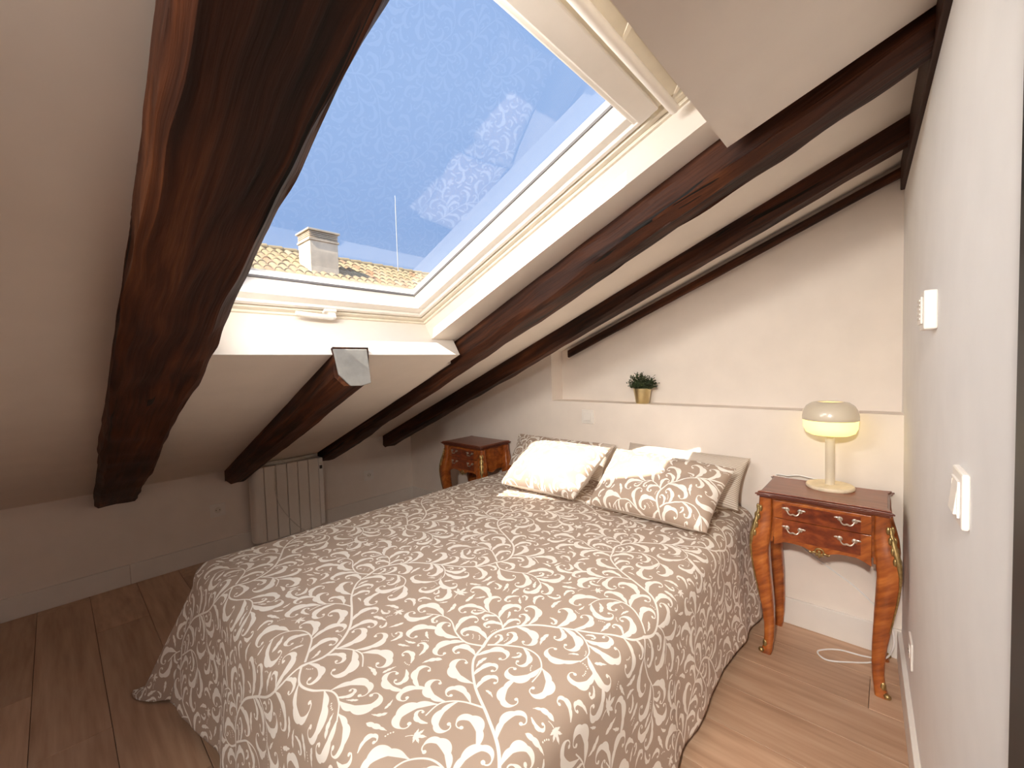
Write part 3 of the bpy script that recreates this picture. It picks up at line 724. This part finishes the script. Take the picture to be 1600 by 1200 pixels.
def nightstand(label):
    t = tag(empty('nightstand'), label, 'nightstand', 'matching bedside tables')
    HX, HY, H = .208, .152, .67
    top = MB(); top.prism(side_outline(HX - .008, HY - .008, .012), H - .006, H)
    to = top.build('top', M['veneer_top'], t, bevel=.002)
    m = MB(); m.prism(side_outline(HX, HY, .013), H - .013, H - .0062); m.prism(side_outline(HX - .005, HY - .005, .013), H - .019, H - .0132); m.prism(side_outline(HX - .013, HY - .013, .012), H - .027, H - .0192)
    m.build('moulding', M['mould'], to, bevel=.0018)
    # carcass
    c = MB(); c.box(-.160, .160, -.115, .120, .487, .6425)
    body = c.build('body', M['veneer'], t)
    # drawers
    fy = -.118
    def bail(parent, x, zc, y):
        h = MB()
        for s in (-1, 1):
            h.lathe([(.008, 0), (.0085, -.003), (.004, -.006), (.003, -.011)], (x + s * .021, y, zc + .004), 12, 'y')
            h.blob((x + s * .030, y - .002, zc + .007), (.009, .002, .004), 8, 5)
        pts = []
        for k in range(17):
            a = -1 + k / 8
            pts.append((x + .021 * a, y - .010 - .005 * (1 - a * a), zc + .004 - .016 * (1 - a ** 4) + .004 * math.exp(-(a / .25) ** 2)))
        h.tube(pts, [.0022 + .0012 * (1 - abs(-1 + k / 8)) for k in range(17)], 8)
        return h.build('handle', M['silver'], parent, smooth=40)
    for (z0, z1, shaped) in ((.571, .638, False), (.497, .568, True)):
        d = MB()
        if shaped: d.prism(apron_poly(.147, z1, .478, .020, .020), fy - .010, fy, 'xz')
        else: d.box(-.147, .147, fy - .010, fy, z0, z1)
        dr = d.build('drawer', M['veneer'], t, bevel=.0012)
        pnl = MB().box(-.118, .118, fy - .0112, fy - .0102, z0 if not shaped else .49, z1 - (.010 if not shaped else .0)).build('veneer_panel', M['veneer_dark'], dr)
        pnl['label'] = 'darker burr veneer field'
        for xh in (-.081, .081): bail(dr, xh, (z0 + z1) / 2 + .002, fy - .0112)
    # side and back aprons
    for s in (-1, 1):
        poly = apron_poly(.112, .6425, .482, .016, .018)
        MB().prism(poly, s * .152, s * .162, 'yz').build('side_panel', M['veneer'], t, bevel=.001)
    # escutcheon
    e = MB(); yy = fy - .012; zc = .462
    e.tube([(.013 * math.cos(a), yy - .002, zc + .010 + .011 * math.sin(a)) for a in np.linspace(0, 2 * math.pi, 17)], .0028, 8, cap=False)
    for s in (-1, 1):
        e.blob((s * .018, yy - .002, zc + .004), (.010, .003, .004), 8, 5, Matrix.Rotation(s * .4, 3, 'Y')); e.blob((s * .027, yy - .001, zc + .001), (.007, .002, .003), 8, 5, Matrix.Rotation(-s * .5, 3, 'Y'))
    e.blob((0, yy - .004, zc + .010), (.006, .004, .006), 8, 6); e.blob((0, yy - .003, zc - .004), (.005, .003, .010), 8, 6); e.blob((.008, yy - .002, zc - .003), (.004, .002, .006), 8, 5, Matrix.Rotation(-.6, 3, 'Y')); e.blob((-.008, yy - .002, zc - .003), (.004, .002, .006), 8, 5, Matrix.Rotation(.6, 3, 'Y'))
    e.build('escutcheon', M['brass'], t, smooth=60)
    # cabriole legs with gilt mounts
    zs = [.6425, .61, .57, .53, .49, .45, .41, .36, .30, .24, .18, .12, .07, .035, .012, 0]
    ofs = [0, .000, .003, .010, .018, .022, .021, .016, .008, .000, -.007, -.011, -.011, -.007, -.002, .002]
    hs = [.021, .022, .025, .029, .0315, .032, .031, .0295, .0265, .0235, .0205, .018, .0165, .016, .018, .019]
    for sx in (-1, 1):
        for sy in (-1, 1):
            bxc, byc = sx * .176, (-.112 if sy < 0 else .124)
            v = []; fcs = []; m_ = 12
            lg = MB()
            for zz_, o_, h_ in zip(zs, ofs, hs):
                cx_, cy_ = bxc + sx * o_ * .8, byc + sy * o_ * .8
                if cy_ + h_ > .15: cy_ = .15 - h_
                ch = h_ * .3
                for (a, b) in ((-h_, -h_ + ch), (-h_ + ch, -h_), (h_ - ch, -h_), (h_, -h_ + ch), (h_, h_ - ch), (h_ - ch, h_), (-h_ + ch, h_), (-h_, h_ - ch)):
                    lg.v.append((cx_ + a, cy_ + b, zz_))
            nn = 8
            for i in range(len(zs) - 1):
                for k in range(nn): lg.f.append((i * nn + k, i * nn + (k + 1) % nn, (i + 1) * nn + (k + 1) % nn, (i + 1) * nn + k))
            lg.f.append(tuple(reversed(range(nn)))); lg.f.append(tuple((len(zs) - 1) * nn + k for k in range(nn)))
            leg = lg.build('leg', M['veneer'], t, smooth=50)
            if sy < 0:
                mt = MB(); path = []; rr = []
                for zz_, o_, h_, rd in list(zip(zs, ofs, hs, (0, .004, .008, .010, .008, .005, .0035, .003, .0025, .002, .001)))[1:10]:
                    k_ = h_ * .86 + .001
                    path.append((bxc + sx * (o_ * .8 + k_), byc + sy * (o_ * .8 + k_), zz_)); rr.append(rd)
                mt.tube(path, rr, 8)
                for q in range(4):
                    zq = .60 - q * .033; k_ = .027 + q * .002
                    for s2 in (0, 1):
                        dxy = (sx * (.026 + q * .006), sy * (.014 + q * .006)) if s2 == 0 else (sx * (.014 + q * .006), sy * (.026 + q * .006))
                        mt.blob((bxc + dxy[0], byc + dxy[1], zq), (.006, .006, .014), 8, 6)
                mt.build('gilt_mount', M['brass'], leg, smooth=60)
            sb = MB(); 
            o_ = -.001
            sb.blob((bxc + sx * (.016), byc + sy * (.016), .010), (.011, .011, .010), 10, 6); sb.blob((bxc + sx * .004, byc + sy * .004, .032), (.010, .010, .022), 8, 6)
            sb.build('foot_mount', M['brass'], leg, smooth=60)
    return t
ns = nightstand('carved wooden bedside table with cabriole legs carrying the mushroom lamp')
ns.location = (3.078, 2.021, 0)
ns2 = copy_tree(ns); ns2.location = (1.062, 2.021, 0); ns2['label'] = 'carved wooden bedside table with bare top in the far left corner'

# ------------------------------------------------------------------ lamp
lx, ly, lz = 3.092, 2.085, 0.6701
lamp = tag(empty('table_lamp', (lx, ly, lz)), 'mushroom-shaped cream table lamp glowing yellow on the right bedside table', 'lamp')
MB().lathe([(.002, 0), (.078, 0), (.080, .004), (.080, .010), (.077, .014), (.002, .0145)], n=48).build('base', M['lamp_base'], lamp, smooth=40)
MB().lathe([(.0158, .0146), (.0158, .225)], n=28).build('pole', M['lamp_cream'], lamp, smooth=40)
dif = MB().lathe([(.016, .2255), (.040, .216), (.064, .217), (.080, .226), (.0885, .245), (.0905, .275)], n=48, cap=False).build('diffuser', M['glow'], lamp, smooth='full')
sh = MB().lathe([(.0905, .2755), (.0925, .2765), (.0925, .290), (.089, .312), (.079, .332), (.062, .345), (.045, .349), (.042, .347), (.042, .342), (.055, .338), (.074, .325), (.085, .305), (.0885, .285)], n=48, cap=False).build('shade', M['lamp_cream'], lamp, smooth='full')
MB().lathe([(.001, .340), (.041, .340)], n=32, cap=False).build('top_opening', M['glow'], lamp)

def cable(name, pts, r, mat, parent, label, res=10):
    o_ = parent.location; pts = [(p[0] - o_.x, p[1] - o_.y, p[2] - o_.z) for p in pts]
    P = [Vector(p) for p in pts]; P = [P[0]] + P + [P[-1]]; out = []
    for i in range(1, len(P) - 2):
        for k in range(res):
            t = k / res
            out.append(.5 * ((2 * P[i]) + (P[i + 1] - P[i - 1]) * t + (2 * P[i - 1] - 5 * P[i] + 4 * P[i + 1] - P[i + 2]) * t * t + (-P[i - 1] + 3 * P[i] - 3 * P[i + 1] + P[i + 2]) * t ** 3))
    out.append(P[-2])
    o = MB().tube(out, r, 7).build(name, mat, parent, smooth='full')
    o['label'] = label
    return o
cable('cable', [(3.075, 2.160, .676), (3.02, 2.165, .680), (2.975, 2.168, .684), (2.935, 2.172, .675), (2.905, 2.180, .674), (2.888, 2.183, .665), (2.885, 2.185, .60), (2.92, 2.185, .47), (2.98, 2.184, .37), (3.08, 2.184, .30), (3.18, 2.183, .235), (3.25, 2.170, .16), (3.265, 2.15, .05), (3.235, 2.10, .006), (3.16, 2.03, .006), (3.09, 1.99, .006), (3.06, 2.03, .006), (3.12, 2.09, .006), (3.20, 2.10, .010), (3.26, 2.06, .05), (3.285, 2.03, .12), (3.283, 2.06, .17), (3.270, 2.12, .16)], .003, M['cable_white'], lamp, 'white lamp cable trailing behind and below the right bedside table')

# ------------------------------------------------------------------ potted plant on the ledge
pt = tag(empty('potted_plant', (2.225, 2.250, LEDGE_Z)), 'small bushy green plant in a gold pot on the wall ledge', 'plant')
MB().lathe([(.002, .001), (.034, .0), (.036, .003), (.0495, .083), (.0495, .086), (.046, .086), (.044, .07), (.002, .07)], n=36).build('pot', M['gold'], pt, smooth=40)
MB().lathe([(.002, .0712), (.0435, .0712)], n=24, cap=False).build('soil', M['stem'], pt)
rnd = random.Random(3); fo = MB(); stm = MB()
for i in range(150):
    a = rnd.uniform(0, 2 * math.pi); tilt = rnd.uniform(0, 1) ** .7 * 1.25; ln = rnd.uniform(.06, .112) * (1 - .22 * tilt)
    d = Vector((math.cos(a) * math.sin(tilt), math.sin(a) * math.sin(tilt) * .58, math.cos(tilt)))
    p0 = Vector((math.cos(a) * .018 * tilt, math.sin(a) * .018 * tilt, .072)); p1 = p0 + d * ln
    stm.tube([p0, (p0 + p1) / 2 + Vector((0, 0, .006)), p1], [.0012, .001, .0006], 3)
    for k in range(9):
        q = p0 + (p1 - p0) * (0.25 + .75 * k / 8) + Vector((0, 0, .006 * (1 - abs(k / 4 - 1))))
        la = rnd.uniform(0, 2 * math.pi); ld = (d * .6 + Vector((math.cos(la), math.sin(la), rnd.uniform(-.3, .6)))).normalized()
        sd = ld.cross(Vector((rnd.uniform(-1, 1), rnd.uniform(-1, 1), rnd.uniform(-1, 1)))).normalized(); l = rnd.uniform(.010, .018); wv = l * .28
        b = len(fo.v); nn = ld.cross(sd) * l * .12
        fo.v += [tuple(q), tuple(q + ld * l * .5 + sd * wv + nn), tuple(q + ld * l), tuple(q + ld * l * .5 - sd * wv + nn)]; fo.f += [(b, b + 1, b + 2), (b, b + 2, b + 3)]
fo2 = fo.build('foliage', M['leaf'], pt, clean=False); fo2['kind'] = 'stuff'
st2 = stm.build('stems', M['stem'], pt, clean=False); st2['kind'] = 'stuff'

# ------------------------------------------------------------------ radiator
ry0, ry1, rx0, rx1, rz0, rz1 = 0.862, 1.335, 0.03, 0.118, 0.045, 0.560
rad = tag(empty('radiator', (0.074, (ry0 + ry1) / 2, 0)), 'white electric panel radiator with six fins against the low wall', 'radiator')
oc = (0.074, (ry0 + ry1) / 2)
def rloc(mb, name, mat, **k):
    mb.v = [(x - oc[0], y - oc[1], z) for x, y, z in mb.v]; return mb.build(name, mat, rad, **k)
fins = 6; fw_ = (ry1 - .035 - ry0) / fins
for i in range(fins):
    a, b = ry0 + i * fw_, ry0 + (i + 1) * fw_ - .0035
    if i == 0:
        arc = [(rx0, a), *[(rx1 - .045 + .045 * math.sin(q), a + .045 - .045 * math.cos(q)) for q in np.linspace(0, math.pi / 2, 8)], (rx1, b), (rx0, b)]
        mb = MB().prism(arc, rz0, rz1)
    else: mb = MB().box(rx0, rx1, a, b, rz0, rz1)
    rloc(mb, 'fin', M['radiator'], bevel=.004)
ctl = rloc(MB().box(rx0, rx1 - .006, ry1 - .0345, ry1, rz0 + .01, rz1 - .004), 'control_box', M['plastic'], bevel=.006)
rloc(MB().box(rx1 - .0065, rx1 - .004, ry1 - .027, ry1 - .008, .475, .500), 'display', M['hole'])
rloc(MB().box(rx1 - .0065, rx1 - .0035, ry1 - .025, ry1 - .010, .508, .520), 'button', M['cable'])
for yy in (ry0 + .07, ry1 - .08): rloc(MB().box(rx0 - .005, rx1 - .01, yy, yy + .02, 0, rz0 + .003), 'foot', M['radiator'], bevel=.002)
rr = random.Random(5); loops = []
for k in range(4):
    for q in range(14):
        a = 2 * math.pi * q / 14
        loops.append((.072 + (.028 + .006 * rr.uniform(-1, 1)) * math.cos(a), 1.12 + (.165 + .02 * rr.uniform(-1, 1)) * math.sin(a), rz1 + .006 + k * .005 + .004 * rr.random()))
loops += [(.10, 1.03, rz1 + .014), (.122, 1.005, rz1 - .01), (.1235, 1.00, .48), (.1235, .995, .40), (.1235, 1.02, .28), (.1245, 1.10, .14), (.13, 1.18, .05), (.135, 1.23, .03), (.10, 1.27, .034)]
cable('cord', loops, .003, M['cable'], rad, 'pale cord coiled on the radiator and hanging down its front', res=5)

# ------------------------------------------------------------------ sockets and switches
def plate(name, label, cat, loc, rotz, kind, th=.010, group=None):
    """local frame: plate lies in XZ, faces -Y"""
    t = empty(name, loc, (0, 0, rotz)); tag(t, label, cat, group)
    MB().box(-.0425, .0425, -th, 0, -.0425, .0425).build('plate', M['plastic'], t, bevel=.003)
    if kind == 'socket':
        MB().lathe([(.022, -th - .0012), (.022, -th)], (0, 0, 0), 28, 'y').build('rim', M['plastic'], t, smooth=40)
        MB().lathe([(.019, -th - .0018), (.019, -th - .0012)], (0, 0, 0), 28, 'y').build('well', M['cable'], t, smooth=40)
        for s in (-1, 1): MB().lathe([(.0028, -th - .0026), (.0028, -th - .0018)], (s * .0095, 0, 0), 10, 'y').build('hole', M['hole'], t)
    elif kind == 'switch':
        f = MB(); f.box(-.028, .028, -th - .003, -th, -.028, -.0252); f.box(-.028, .028, -th - .003, -th, .0252, .028); f.box(-.028, -.0252, -th - .003, -th, -.0252, .0252); f.box(.0252, .028, -th - .003, -th, -.0252, .0252)
        f.build('bezel', M['plastic'], t)
        MB().hexa([(-.024, -th - .007, -.024), (.024, -th - .007, -.024), (.024, -th, -.024), (-.024, -th, -.024), (-.024, -th - .002, .024), (.024, -th - .002, .024), (.024, -th, .024), (-.024, -th, .024)]).build('rocker', M['plastic'], t, bevel=.001)
    elif kind == 'thermostat':
        MB().box(-.032, .032, -th - .004, -th, -.030, .030).build('cover', M['plastic'], t, bevel=.002)
        for q in range(5): MB().box(-.024, .024, -th - .0055, -th - .004, -.020 + q * .010, -.016 + q * .010).build('slot_rib', M['cable'], t)
    return t
kw = math.radians(90)
plate('wall_socket', 'white wall socket to the left of the radiator on the low wall', 'socket', (0, .686, .312), kw, 'socket', .004, 'wall sockets')
plate('wall_socket', 'white wall socket between the radiator and the corner on the low wall', 'socket', (0, 1.760, .312), kw, 'socket', .004, 'wall sockets')
plate('light_switch', 'white light switch on the head wall below the ledge', 'switch', (1.902, HEAD_Y, .876), 0, 'switch', .008)
rw_ang = -math.pi / 2 + math.atan(.038)
def rw(y, z): return (rwall_x(y), y, z)
plate('thermostat', 'small white thermostat box high on the right-hand wall', 'thermostat', rw(1.325, 1.295), rw_ang, 'thermostat', .022)
plate('light_switch', 'white rocker switch on the right-hand wall beside the black door post', 'switch', rw(.945, .975), rw_ang, 'switch', .009)
plate('wall_socket', 'white wall socket low on the right-hand wall beside the table leg', 'socket', rw(1.765, .268), rw_ang, 'socket', .006, 'wall sockets')

# ------------------------------------------------------------------ outside: the roof across the street
RX, RZ, RS = -9.73, 4.72, 0.50                             # ridge x, z and slope
roof = tag(empty('neighbouring_house', (RX, 6.5, 0)), 'house across the street with a pale clay tiled roof', 'building')
rd = 4.4
rbm = MB().hexa([(0, -5.2, RZ - .10), (rd, -5.2, RZ - .10 - RS * rd), (rd, 5.2, RZ - .10 - RS * rd), (0, 5.2, RZ - .10),
                (0, -5.2, RZ - .03), (rd, -5.2, RZ - .03 - RS * rd), (rd, 5.2, RZ - .03 - RS * rd), (0, 5.2, RZ - .03)])
rbm.build('roof_bed', M['tile_bed'], roof)
rb2 = MB().hexa([(0, -5.2, RZ - .12), (0, 5.2, RZ - .12), (-rd, 5.2, RZ - .12 - RS * rd), (-rd, -5.2, RZ - .12 - RS * rd), (0, -5.2, RZ - .03), (0, 5.2, RZ - .03), (-rd, 5.2, RZ - .03 - RS * rd), (-rd, -5.2, RZ - .03 - RS * rd)])
rb2.build('roof_bed', M['tile_bed'], roof)
MB().box(-rd + .3, rd - .35, -5.0, 5.0, -6.0, RZ - .15 - RS * (rd - .35)).build('wall', M['chim'], roof)
tp, tl = 0.232, 0.40                                       # tile pitch across, along (horizontal)
tm = MB(); nseg = 8
for i in range(2):
    sx_ = i * (tl + .05); r_ = .088 + .018 * i
    for k in range(nseg + 1):
        a = math.pi * k / nseg
        tm.v.append((sx_, -r_ * math.cos(a), -RS * sx_ + r_ * .85 * math.sin(a) + .012 * i))
for i in range(2):
    sx_ = i * (tl + .05); r_ = .074 + .018 * i
    for k in range(nseg + 1):
        a = math.pi * k / nseg
        tm.v.append((sx_, -r_ * math.cos(a), -RS * sx_ + r_ * .82 * math.sin(a) + .008 * i))
q = nseg + 1
for k in range(nseg):
    tm.f += [(k, k + 1, q + k + 1, q + k), (2 * q + k, 3 * q + k, 3 * q + k + 1, 2 * q + k + 1), (q + k, q + k + 1, 3 * q + k + 1, 3 * q + k), (k, 2 * q + k, 2 * q + k + 1, k + 1)]
tm.f += [(0, q, 3 * q, 2 * q), (nseg, 2 * q + nseg, 3 * q + nseg, q + nseg)]
t0 = tm.build('roof_tile', M['tile'], roof, smooth=40); rt_ = random.Random(11); n_t = 0
for r_ in range(9):
    for c_ in range(33):
        yy = -3.85 + c_ * tp
        if n_t >= 297: break
        o = t0 if n_t == 0 else t0.copy()
        if n_t: COL.objects.link(o); o.parent = roof
        xx = .02 + r_ * tl
        o.location = (xx + rt_.uniform(-.012, .012), yy + rt_.uniform(-.008, .008), RZ - .03 - RS * xx + rt_.uniform(0, .008)); o.rotation_euler.z = rt_.uniform(-.03, .03)
        n_t += 1
ext = MB()                                                 # tiles beyond those: joined
def add_tile(xx, yy):
    b = len(ext.v); ext.v += [(x + xx, y + yy, z_ + RZ - .03 - RS * xx) for x, y, z_ in tm.v]; ext.f += [tuple(b + i for i in f) for f in tm.f]
for r_ in range(10):
    for c_ in range(45):
        yy = -5.15 + c_ * tp + .006
        if r_ < 9 and -3.97 < yy < -3.85 + 32.5 * tp: continue
        add_tile(.02 + r_ * tl, yy)
eo = ext.build('roof_tile_rest', M['tile'], roof, clean=False); eo['kind'] = 'stuff'
rg = MB()
for c_ in range(26):
    yy = -5.1 + c_ * .40
    rg.tube([(0, yy, RZ - .02), (0, yy + .43, RZ + .0)], [.10, .115], 12)
rgo = rg.build('ridge_tiles', M['tile'], roof, smooth=40)

cx0, cyc = -8.22, 5.02                                     # chimney
hw_ = .37; zt = 4.62
def chm(h, z0, z1): return MB().box(cx0 - RX - h, cx0 - RX + h, cyc - 6.5 - h, cyc - 6.5 + h, z0, z1)
chs = chm(hw_, 3.55, zt).build('chimney', M['chim'], roof, bevel=.01); chs['label'] = 'square rendered chimney stack with louvred top'
chm(hw_ + .03, zt + .001, zt + .05).build('collar', M['chim'], chs, bevel=.006)
chm(hw_ - .09, zt + .051, zt + .25).build('core', M['tile_bed'], chs)
for k in range(4): chm(hw_ + .01, zt + .068 + k * .046, zt + .090 + k * .046).build('louvre', M['chim'], chs, bevel=.004)
chm(hw_ + .05, zt + .2505, zt + .295).build('cap', M['chim'], chs, bevel=.006)
an = tag(empty('antenna_mast', (-9.35, 8.22, 4.4)), 'thin white antenna mast standing on the tiled roof', 'antenna')
MB().tube([(0, 0, 0), (0, 0, 2.4)], .018, 8).build('mast', M['metal_grey'], an)
MB().tube([(0, 0, 2.38), (0, 0, 2.75)], .008, 6).build('rod', M['metal_grey'], an)
